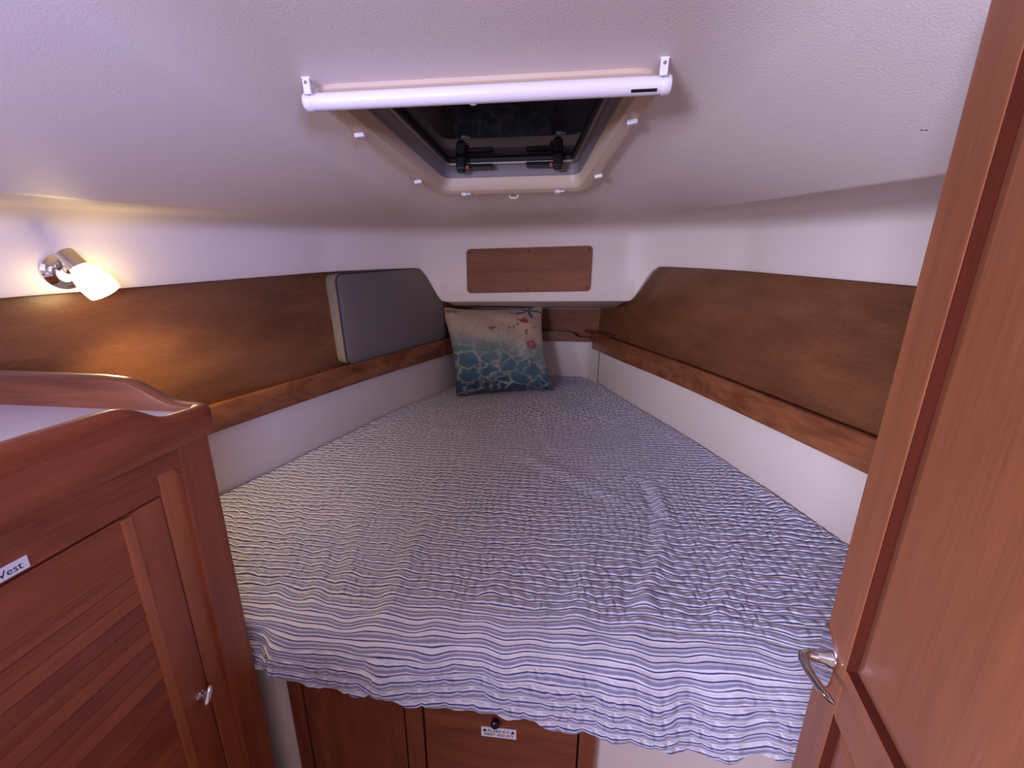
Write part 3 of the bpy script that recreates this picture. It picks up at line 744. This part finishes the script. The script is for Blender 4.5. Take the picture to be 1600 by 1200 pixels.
# screen clips round the frame
for x, y, ang in ((-.215, .715, 100), (.213, .708, 80), (-.189, .926, 100), (.187, .922, 80), (-.108, 1.014, 0), (.106, 1.011, 0)):
    a = math.radians(ang); ex = Vector((math.cos(a), math.sin(a), 0)); ey = Vector((-math.sin(a), math.cos(a), -0.135)).normalized(); ez = ex.cross(ey)
    c_ = Vector((x, y, hat_z(x, y, -0.0115)))
    cl = obox('screen_clip', c_, (ex, ey, ez), (0.013, 0.016, 0.007), MAT['white_plastic'], ht, 0.002)
    obox('clip_tongue', c_+ex*0.010+Vector((0, 0, 0.001)), (ex, ey, ez), (0.010, 0.010, 0.004), MAT['white_plastic'], cl, 0.001)
for s in (-1, 1):
    x, y = s*0.104, 0.968
    z = hat_z(x, y, 0.036)
    lt = obox('latch', (x, y, z), ((1, 0, 0), (0, 1, -0.13), (0, 0.13, 1)), (0.021, 0.020, 0.028), MAT['black'], ht, 0.004, 3)
    lathe('latch_cap', (x, y-0.002, z-0.013), (0, 0, -1), [(0.009, 0), (0.009, 0.003), (0.007, 0.005), (0.001, 0.0055)], MAT['black'], lt, 16)
    obox('lever', (x-s*0.038, y+0.010, z-0.004), ((1, 0, 0), (0, 1, -0.13), (0, 0.13, 1)), (0.060, 0.010, 0.010), MAT['black'], lt, 0.002)
    obox('red_mark', (x-s*0.014, y-0.0035, z-0.008), ((1, 0, 0), (0, 1, 0), (0, 0, 1)), (0.006, 0.010, 0.006), MAT['red'], lt, 0.0005)
# little hook on the headliner in front of the hatch
hz = hat_z(0.002, 1.050)
tag(tube('blind_hook', [(-0.008, 1.050, hz+0.002), (-0.008, 1.052, hz-0.006), (-0.005, 1.053, hz-0.009), (0.009, 1.053, hz-0.009), (0.012, 1.052, hz-0.006), (0.012, 1.050, hz+0.002)], 0.0022, MAT['white_plastic'], None, 8),
    'tiny white catch hook on the headliner below the hatch edge', 'hook')

# ------------------------------------------------------------------ roller blind
rb = thing('roller_blind', (0, 0.598, 0.82), 'white roller blind tube on brackets across the hatch', 'blind')
A, B = Vector((-0.228, 0.598, 0.8165)), Vector((0.232, 0.598, 0.8225))
ax = (B-A).normalized()
lathe('tube', A, ax, [(0.0098, 0), (0.0102, 0.001)]+[(0.0102, (B-A).length*t) for t in np.linspace(0.05, 0.95, 8)]+[(0.0098, (B-A).length)], MAT['blind_tube'], rb, 28)
for s, P in ((-1, A), (1, B)):
    lathe('end_cap', P-ax*s*0.004, ax*s, [(0.0106, 0), (0.0110, 0.001), (0.0110, 0.008), (0.010, 0.010), (0.004, 0.011), (0.0005, 0.011)], MAT['white_plastic'], rb, 28)
    bx = P.x - s*0.006
    br = obox('bracket', (bx, 0.583, P.z+0.0135), ((1, 0, 0), (0, 1, 0.1), (0, -0.1, 1)), (0.0095, 0.0045, 0.019), MAT['white_plastic'], rb, 0.0015)
    obox('bracket_foot', (bx, 0.588, P.z+0.0230), ((1, 0, 0), (0, 1, 0), (0, 0, 1)), (0.012, 0.014, 0.004), MAT['white_plastic'], br, 0.001)
    lathe('bracket_screw', (bx, 0.5808, P.z+0.0165), (0, -1, 0.1), [(0.0022, 0), (0.002, 0.0008), (0.0005, 0.001)], MAT['grey_frame'], br, 10)
ml = obox('black_sticker', (B.x-0.026, 0.5908, B.z-0.0077), (ax, Vector((0, -0.72, 0.69)), Vector((0, 0.69, 0.72))), (0.031, 0.0034, 0.0014), MAT['black'], rb, 0.0004)
lathe('pull_tab', (A+B)/2+Vector((-0.01, 0.004, -0.0085)), (0, 0, -1), [(0.005, 0), (0.005, 0.001), (0.003, 0.0022), (0.0005, 0.0025)], MAT['white_plastic'], rb, 14)

# ------------------------------------------------------------------ wall lamp
LB = np.array([-(wid(0.752)+0.03), 0.752, 0.594])
wl = thing('wall_lamp', LB, 'lit chrome wall lamp with glowing tulip glass shade on the headliner side', 'lamp')
wn = Vector((1, -0.22, -0.06)).normalized()
lathe('base_plate', LB-np.array(wn)*0.004, wn, [(0.033, 0), (0.035, 0.003), (0.034, 0.006), (0.030, 0.008), (0.029, 0.0085), (0.026, 0.012), (0.018, 0.015), (0.008, 0.016), (0.0005, 0.016)], MAT['chrome'], wl, 40)
S0 = Vector(LB)+wn*0.030+Vector((0.0, 0.010, 0.012))
S1 = Vector(on_x((124, 418), S0.x+0.016))
S2 = Vector(on_x((165, 457), S1.x+0.030))
tube('stem', [Vector(LB)+wn*0.014+Vector((0, 0.002, 0.006)), Vector(LB)+wn*0.026+Vector((0, 0.004, 0.009)), S0+(S1-S0)*0.2], [0.011, 0.0105, 0.010], MAT['chrome'], wl, 16)
d1 = (S2-S1).normalized(); Ls = (S2-S1).length
lathe('socket', S1-d1*0.036, d1, [(0.0005, 0), (0.010, 0.0), (0.0145, 0.002), (0.0160, 0.006), (0.0165, 0.036), (0.014, 0.0365)], MAT['satin'], wl, 28)
pr = [(0.0150, -0.002), (0.0175, 0.004), (0.0235, Ls*0.22), (0.0272, Ls*0.45), (0.0285, Ls*0.66), (0.0282, Ls*0.85), (0.0270, Ls*1.0), (0.0258, Ls*1.0), (0.0262, Ls*0.80), (0.0255, Ls*0.5), (0.016, 0.006), (0.0005, 0.004)]
lathe('glass_shade', S1, d1, pr, MAT['shade'], wl, 32)
bulb = bpy.data.lights.new('lamp_bulb', 'SPOT'); bulb.energy = 4.2; bulb.color = (1.0, 0.76, 0.40); bulb.spot_size = math.radians(150); bulb.spot_blend = 0.6; bulb.shadow_soft_size = 0.02
bo = bpy.data.objects.new('lamp_bulb', bulb); COL.objects.link(bo); bo.parent = wl
bo.location = (S2-d1*0.004) - Vector(LB); bo.rotation_euler = d1.to_track_quat('-Z', 'Y').to_euler()
lathe('switch_button', Vector(LB)+wn*0.0155+Vector((-0.005, 0.010, -0.019)), wn, [(0.005, 0), (0.005, 0.006), (0.004, 0.0075), (0.0005, 0.008)], MAT['satin'], wl, 18)

# ------------------------------------------------------------------ cabinet on the left
CX = -0.40                       # plane of its face
cb = thing('louvred_cabinet', (-0.62, 0.2, -0.85), 'red-brown teak cabinet with a louvred door beside the berth', 'cabinet')
Y0, Y1, ZT, ZBOT = -0.30, 0.52, 0.385, -0.85
box('carcass', (-0.865, Y0, ZBOT), (CX-0.022, Y1-0.001, ZT-0.01), MAT['cab_v'], cb, 0.002)
# face frame with one rounded opening
OY0, OY1, OZ0, OZ1 = -0.14, 0.468, -0.72, 0.341
inner = rrect(OY0, OY1, OZ0, OZ1, 0.014, 6)
def outer_pt(y, z):
    cy, cz = (OY0+OY1)/2, (OZ0+OZ1)/2; dy, dz = y-cy, z-cz
    ts = []
    if abs(dy) > 1e-9: ts.append(((Y1 if dy > 0 else Y0)-cy)/dy)
    if abs(dz) > 1e-9: ts.append(((ZT if dz > 0 else ZBOT)-cz)/dz)
    t = min(ts); return (cy+dy*t, cz+dz*t)
# separate the frame into stiles and rails so that the grain turns at the joints
def frame_piece(name, poly, mat, x0=CX-0.021, x1=CX, bev=0.003):
    return prism(name, [(x0, y, z) for y, z in poly], (x1-x0, 0, 0), mat, cb, bev, 2)
def arc(cy, cz, r, a0, a1, k=6): return [(cy+r*math.cos(math.radians(a)), cz+r*math.sin(math.radians(a))) for a in np.linspace(a0, a1, k)]
R_ = 0.014
frame_piece('face_stile', [(OY1, ZBOT), (Y1, ZBOT), (Y1, ZT), (OY1+0.0, ZT), (OY1, OZ1)], MAT['cab_v'])
frame_piece('face_stile', [(Y0, ZBOT), (OY0, ZBOT), (OY0, ZT), (Y0, ZT)], MAT['cab_v'])
frame_piece('face_rail', [(OY0, OZ1), (OY1-R_, OZ1)] + [(OY1-R_+R_*math.sin(math.radians(a)), OZ1-R_+R_*math.cos(math.radians(a))) for a in (20, 45, 70, 90)] + [(OY1, ZT), (OY0, ZT)], MAT['cab_h'], bev=0.0)
frame_piece('face_rail', [(OY0, ZBOT), (OY1, ZBOT), (OY1, OZ0), (OY0, OZ0)], MAT['cab_h'])
# recessed inner frame round the door
XI = CX-0.010
box('inner_stile', (XI-0.016, 0.4425, OZ0), (XI, OY1+0.002, OZ1+0.002), MAT['cab_l'], cb, 0.002)
box('inner_stile', (XI-0.016, OY0-0.002, OZ0), (XI, -0.10, OZ1+0.002), MAT['cab_l'], cb, 0.002)
box('inner_rail', (XI-0.016, -0.10, 0.3085), (XI-0.0005, 0.4425, OZ1+0.002), MAT['cab_h'], cb, 0.002)
box('inner_rail', (XI-0.016, -0.10, OZ0), (XI-0.0005, 0.4425, -0.69), MAT['cab_h'], cb, 0.002)
# louvred door
DX = XI-0.001
dY0, dY1, dZ0, dZ1 = -0.098, 0.4405, -0.688, 0.3060
door = box('door', (DX-0.018, 0.399, dZ0), (DX, dY1, dZ1), MAT['cab_v'], cb, 0.0015)
def sub(name, lo, hi, mat, bev=0.0015): return box(name, lo, hi, mat, door, bev)
sub('door_stile', (DX-0.018, dY0, dZ0), (DX, -0.05, dZ1), MAT['cab_v'])
sub('door_rail', (DX-0.018, -0.05, 0.245), (DX-0.0006, 0.3885, dZ1), MAT['cab_h'])
sub('door_rail', (DX-0.018, -0.05, dZ0), (DX-0.0006, 0.3885, -0.63), MAT['cab_h'])
sub('door_bead', (DX-0.016, 0.3868, dZ0), (DX+0.0015, 0.4005, 0.304), MAT['cab_l'], 0.002)
sub('door_bead', (DX-0.016, -0.052, dZ0), (DX+0.0025, -0.040, 0.304), MAT['cab_l'], 0.004)
sub('back_board', (DX-0.0178, -0.05, -0.64), (DX-0.0150, 0.39, 0.25), MAT['cab_h'], 0.0)
pitch = 0.0208; z = 0.2455
proto = None; kz = 0
cl_ = [MAT['cab_h'], wood('louvre_teak_b', srgb(116, 52, 28), srgb(168, 92, 54), 1, 1.4, 0.42, 0.08), wood('louvre_teak_c', srgb(98, 40, 24), srgb(146, 74, 46), 1, 0.9, 0.42, 0.08)]
while z-pitch > -0.632:
    # each slat slants out towards its lower edge and overlaps the next
    poly = [(DX-0.0100, z-0.0010), (DX-0.0042, z-0.0010), (DX-0.0032, z-0.0020), (DX-0.0008, z-pitch+0.0022), (DX-0.0014, z-pitch+0.0010), (DX-0.0100, z-pitch+0.0010)]
    sl_ = prism('slat', [(x, -0.045, zz) for x, zz in poly], (0, 0.4322, 0), cl_[random.randrange(3)], door, 0.0)
    z -= pitch
# chrome pull on the door
kx = DX
lathe('knob_base', (kx, 0.426, -0.024), (1, 0, 0), [(0.0075, 0), (0.0075, 0.002), (0.005, 0.004), (0.004, 0.010)], MAT['chrome'], door, 18)
lathe('knob', (kx+0.012, 0.4215, -0.0395), (0.05, 0.36, 0.93), [(0.0005, 0), (0.0035, 0.0012), (0.0062, 0.006), (0.0070, 0.011), (0.0060, 0.018), (0.0042, 0.026), (0.0022, 0.031), (0.0005, 0.032)], MAT['chrome'], door, 20)
# printed label on the inner rail
st = box('label_tape', (XI-0.001, 0.214, 0.3085+0.0030), (XI+0.0006, 0.2990, 0.3085+0.0165), MAT['label'], cb, 0.0002, 1)
text_part('lettering', 'Life Vest', 0.0106, (XI+0.0006, 0.2750, 0.3085+0.0094), (0, 1, 0), (0, 0, 1), MAT['ink'], st)

# worktop with raised fiddles
wt = thing('worktop', (-0.62, 0.2, 0.385), 'white worktop edged with scooped teak fiddles on top of the louvred cabinet', 'worktop')
box('surface', (-0.865, Y0, 0.3755), (CX-0.018, Y1-0.014, 0.4035), MAT['counter'], wt, 0.001)
FO = CX+0.020
def fid_profile():
    """height of the front fiddle along y"""
    return [(Y0, 0.448), (0.37, 0.447), (0.392, 0.4465), (0.405, 0.444), (0.420, 0.436), (0.434, 0.4245), (0.446, 0.4185), (0.460, 0.416), (0.490, 0.4145), (0.500, 0.414)]
def fid_rings(pts, outer, inner_, axis):
    rg = []
    for t, zt in pts:
        bot = 0.372
        pr_ = [(outer-0.004, bot), (outer, bot+0.006), (outer, zt-0.009), (outer-0.002, zt-0.004), (outer-0.006, zt-0.0008), (outer-0.010, zt), (inner_+0.005, zt-0.0008), (inner_+0.001, zt-0.004), (inner_, zt-0.008), (inner_, bot)]
        rg.append([((a, t, z_) if axis == 'y' else (t, a, z_)) for a, z_ in pr_])
    return rg
fp = fid_profile(); den = []
for (a, za), (b_, zb_) in zip(fp[:-1], fp[1:]):
    for t in np.linspace(0, 1, 4)[:-1]: den.append((lerp(a, b_, t), lerp(za, zb_, t)))
den.append(fp[-1])
zs_ = [p[1] for p in den]; zs_ = [np.mean(zs_[max(0, i-2):i+3]) for i in range(len(zs_))]
den = [(p[0], z_) for p, z_ in zip(den, zs_)]
sweep('front_fiddle', fid_rings(den, FO, CX-0.002, 'y'), MAT['cab_h'], wt)
ep = [(-0.865, 0.455), (-0.54, 0.4515), (-0.512, 0.4505), (-0.498, 0.448), (-0.484, 0.442), (-0.468, 0.4325), (-0.452, 0.423), (-0.438, 0.4175), (-0.422, 0.4155), (-0.400, 0.4145)]
den = []
for (a, za), (b_, zb_) in zip(ep[:-1], ep[1:]):
    for t in np.linspace(0, 1, 4)[:-1]: den.append((lerp(a, b_, t), lerp(za, zb_, t)))
den.append(ep[-1]); zs_ = [p[1] for p in den]; zs_ = [np.mean(zs_[max(0, i-2):i+3]) for i in range(len(zs_))]
den = [(p[0], z_) for p, z_ in zip(den, zs_)]
sweep('end_fiddle', fid_rings(den, Y1+0.006, Y1-0.016, 'x'), MAT['fiddle_x'], wt)
# rounded corner block joining the two
cyl = []
c0 = (CX-0.002, Y1-0.020)
rg = []
for k in range(9):
    a = math.radians(90*k/8); ca, sa = math.cos(a), math.sin(a)
    ro = 0.022
    prr = [(ro-0.004, 0.372), (ro, 0.378), (ro, 0.4055), (ro-0.002, 0.4105), (ro-0.006, 0.4137), (ro-0.010, 0.4145), (0.005, 0.4137), (0.0, 0.4105), (0.0, 0.372)]
    rg.append([(c0[0]+ca*r_, c0[1]+sa*(r_*26/22), z_) for r_, z_ in prr])
sweep('corner_fiddle', rg, MAT['cab_h'], wt)

# ------------------------------------------------------------------ locker in the foot of the berth
lk = thing('berth_locker', (-0.08, 0.545, -0.85), 'teak locker front let into the foot of the berth under the quilt', 'locker')
LY = 0.540
zt_, zb_ = -0.055, -0.80
box('stile', (-0.364, LY, zb_), (-0.337, LY+0.016, zt_), MAT['lock_v'], lk, 0.002)
box('stile', (-0.141, LY, zb_), (-0.108, LY+0.016, zt_), MAT['lock_v'], lk, 0.002)
box('stile', (0.175, LY, zb_), (0.203, LY+0.016, zt_), MAT['lock_v'], lk, 0.002)
box('rail', (-0.337, LY+0.0005, zt_-0.03), (0.175, LY+0.016, zt_), MAT['lock_h'], lk, 0.002)
box('rail', (-0.337, LY+0.0005, zb_), (0.175, LY+0.016, zb_+0.06), MAT['lock_h'], lk, 0.002)
box('backing', (-0.36, LY+0.0155, zb_), (0.20, LY+0.019, zt_), MAT['gasket'], lk, 0.0)
box('door', (-0.334, LY+0.001, zb_+0.063), (-0.1435, LY+0.015, zt_-0.033), MAT['lock_v'], lk, 0.002)
fl = box('drop_front', (-0.105, LY+0.001, zb_+0.063), (0.172, LY+0.015, zt_-0.033), MAT['lock_h'], lk, 0.002)
lathe('knob', (0.026, LY+0.001, -0.171), (0, -1, 0), [(0.006, 0), (0.005, 0.003), (0.006, 0.005), (0.008, 0.007), (0.008, 0.010), (0.006, 0.012), (0.0005, 0.0125)], MAT['black'], fl, 18)
lb = box('label_tape', (0.0, LY-0.0004, -0.2115), (0.0635, LY+0.002, -0.1895), MAT['label'], fl, 0.0002, 1)
# lettering and warning triangles of the label belong to the locker as pieces of its own
text_part('label_lettering', 'FLARE KIT\nFIRST AID KIT', 0.0088, (0.0318, LY-0.0005, -0.2005), (1, 0, 0), (0, 0, 1), MAT['ink'], fl)
for x in (0.0065, 0.057):
    mk('label_triangle', [(x-0.0042, LY-0.0008, -0.1985), (x+0.0042, LY-0.0008, -0.1985), (x, LY-0.0008, -0.1915)], [(0, 1, 2)], MAT['ink'], fl)

# ------------------------------------------------------------------ open cabin door on the right
dd = Vector((0.218, 0.976, 0)).normalized(); dn = Vector((-dd.y, dd.x, 0)); E0 = Vector((0.402, 0.38, 0)); UPZ = Vector((0, 0, 1))
dr = thing('door_1', (0.402, 0.38, -0.80), 'open teak cabin door with raised panels and chrome lever handle', 'door', kind='structure')
DT = 0.024; DW = 0.46; DZ0, DZ1 = -0.80, 0.795
def dbox(name, u0, u1, z0, z1, s0, s1, mat, parent=dr, bev=0.0015, seg=2):
    c_ = E0 - dd*((u0+u1)/2) + dn*((s0+s1)/2) + UPZ*((z0+z1)/2)
    return obox(name, c_, (-dd, dn, UPZ), (abs(u1-u0), abs(s1-s0), abs(z1-z0)), mat, parent, bev, seg)
ST = 0.0485
dbox('lock_stile', 0, ST, DZ0, DZ1, -DT, 0, MAT['door_v'], bev=0.003, seg=3)
dbox('hinge_stile', DW-ST, DW, DZ0, DZ1, -DT, 0, MAT['door_v'])
dbox('top_rail', ST, DW-ST, DZ1-0.05, DZ1, -DT, -0.0004, MAT['door_h'])
dbox('middle_rail', ST, DW-ST, 0.180, 0.238, -DT, -0.0004, MAT['door_h'])
dbox('bottom_rail', ST, DW-ST, DZ0, DZ0+0.09, -DT, -0.0004, MAT['door_h'])
def raised(z0, z1):
    """panel sunk in a groove: dark groove, bevelled margin, flat field"""
    u0, u1 = ST, DW-ST
    def P(u, z_, s_): return E0 - dd*u + dn*s_ + UPZ*z_
    def rect(i, s_): return [P(u0+i, z0+i, s_), P(u1-i, z0+i, s_), P(u1-i, z1-i, s_), P(u0+i, z1-i, s_)]
    def loops(name, spec, mat, cap=False):
        vs = []; fs = []
        for i, s_ in spec: vs += rect(i, s_)
        for a in range(len(spec)-1):
            for k in range(4): fs.append((a*4+k, a*4+(k+1) % 4, a*4+4+(k+1) % 4, a*4+4+k))
        if cap: fs.append(tuple(len(vs)-4+k for k in range(4)))
        o = mk(name, vs, fs, mat, dr); bm = bmesh.new(); bm.from_mesh(o.data); bmesh.ops.recalc_face_normals(bm, faces=bm.faces); bm.to_mesh(o.data); bm.free(); shade(o, 8); return o
    g_ = loops('panel_groove', [(-0.002, -0.0008), (0.000, -0.0008), (0.0035, -0.008), (0.0065, -0.008)], MAT['groove'])
    loops('panel', [(0.0065, -0.009), (0.0068, -0.0055), (0.016, -0.0030), (0.0185, -0.0026)], MAT['door_v'], True)
    dbox('panel_back', u0-0.001, u1+0.001, z0-0.001, z1+0.001, -DT+0.002, -0.0095, MAT['door_v'], bev=0.0)
raised(0.238, DZ1-0.05)
raised(DZ0+0.09, 0.180)
# lever handle with a mirror-polished oval plate that reaches the edge of the door
hd = thing('handle', (0.395, 0.352, 0.228), None, None)
hd.parent = dr; hd.location = hd.location - dr.location
hd['label'] = 'chrome lever handle on an oval plate'
pl = []
for t in np.linspace(-90, 90, 22):
    a = math.radians(t); pl.append((0.0005+0.0335*math.cos(a)**0.75 if math.cos(a) > 1e-6 else 0.0005, 0.2135+0.034*math.sin(a)))
def DP(u, s_, z_): return E0 - dd*u + dn*s_ + UPZ*z_
prism('plate', [DP(u, 0, z_) for u, z_ in pl], dn*0.0022, MAT['chrome'], hd, 0.0)
lathe('keyhole', DP(0.019, 0.0022, 0.2195), dn, [(0.0035, 0), (0.003, 0.0006), (0.0005, 0.0008)], MAT['black'], hd, 12)
lathe('spindle', DP(0.0285, 0.002, 0.2275), dn, [(0.0085, 0), (0.0080, 0.004), (0.0058, 0.008), (0.0055, 0.020)], MAT['chrome'], hd, 18)
tube('lever', [DP(0.0285, 0.016, 0.2275), DP(0.0290, 0.024, 0.2278), DP(0.0320, 0.0285, 0.2282), DP(0.040, 0.0300, 0.2286), DP(0.055, 0.0285, 0.2288), DP(0.070, 0.0255, 0.230), DP(0.082, 0.0220, 0.2325), DP(0.0855, 0.0208, 0.2335)],
     [0.0050, 0.0050, 0.0050, 0.0050, 0.0048, 0.0042, 0.0028, 0.0010], MAT['chrome'], hd, 16, 0.75)
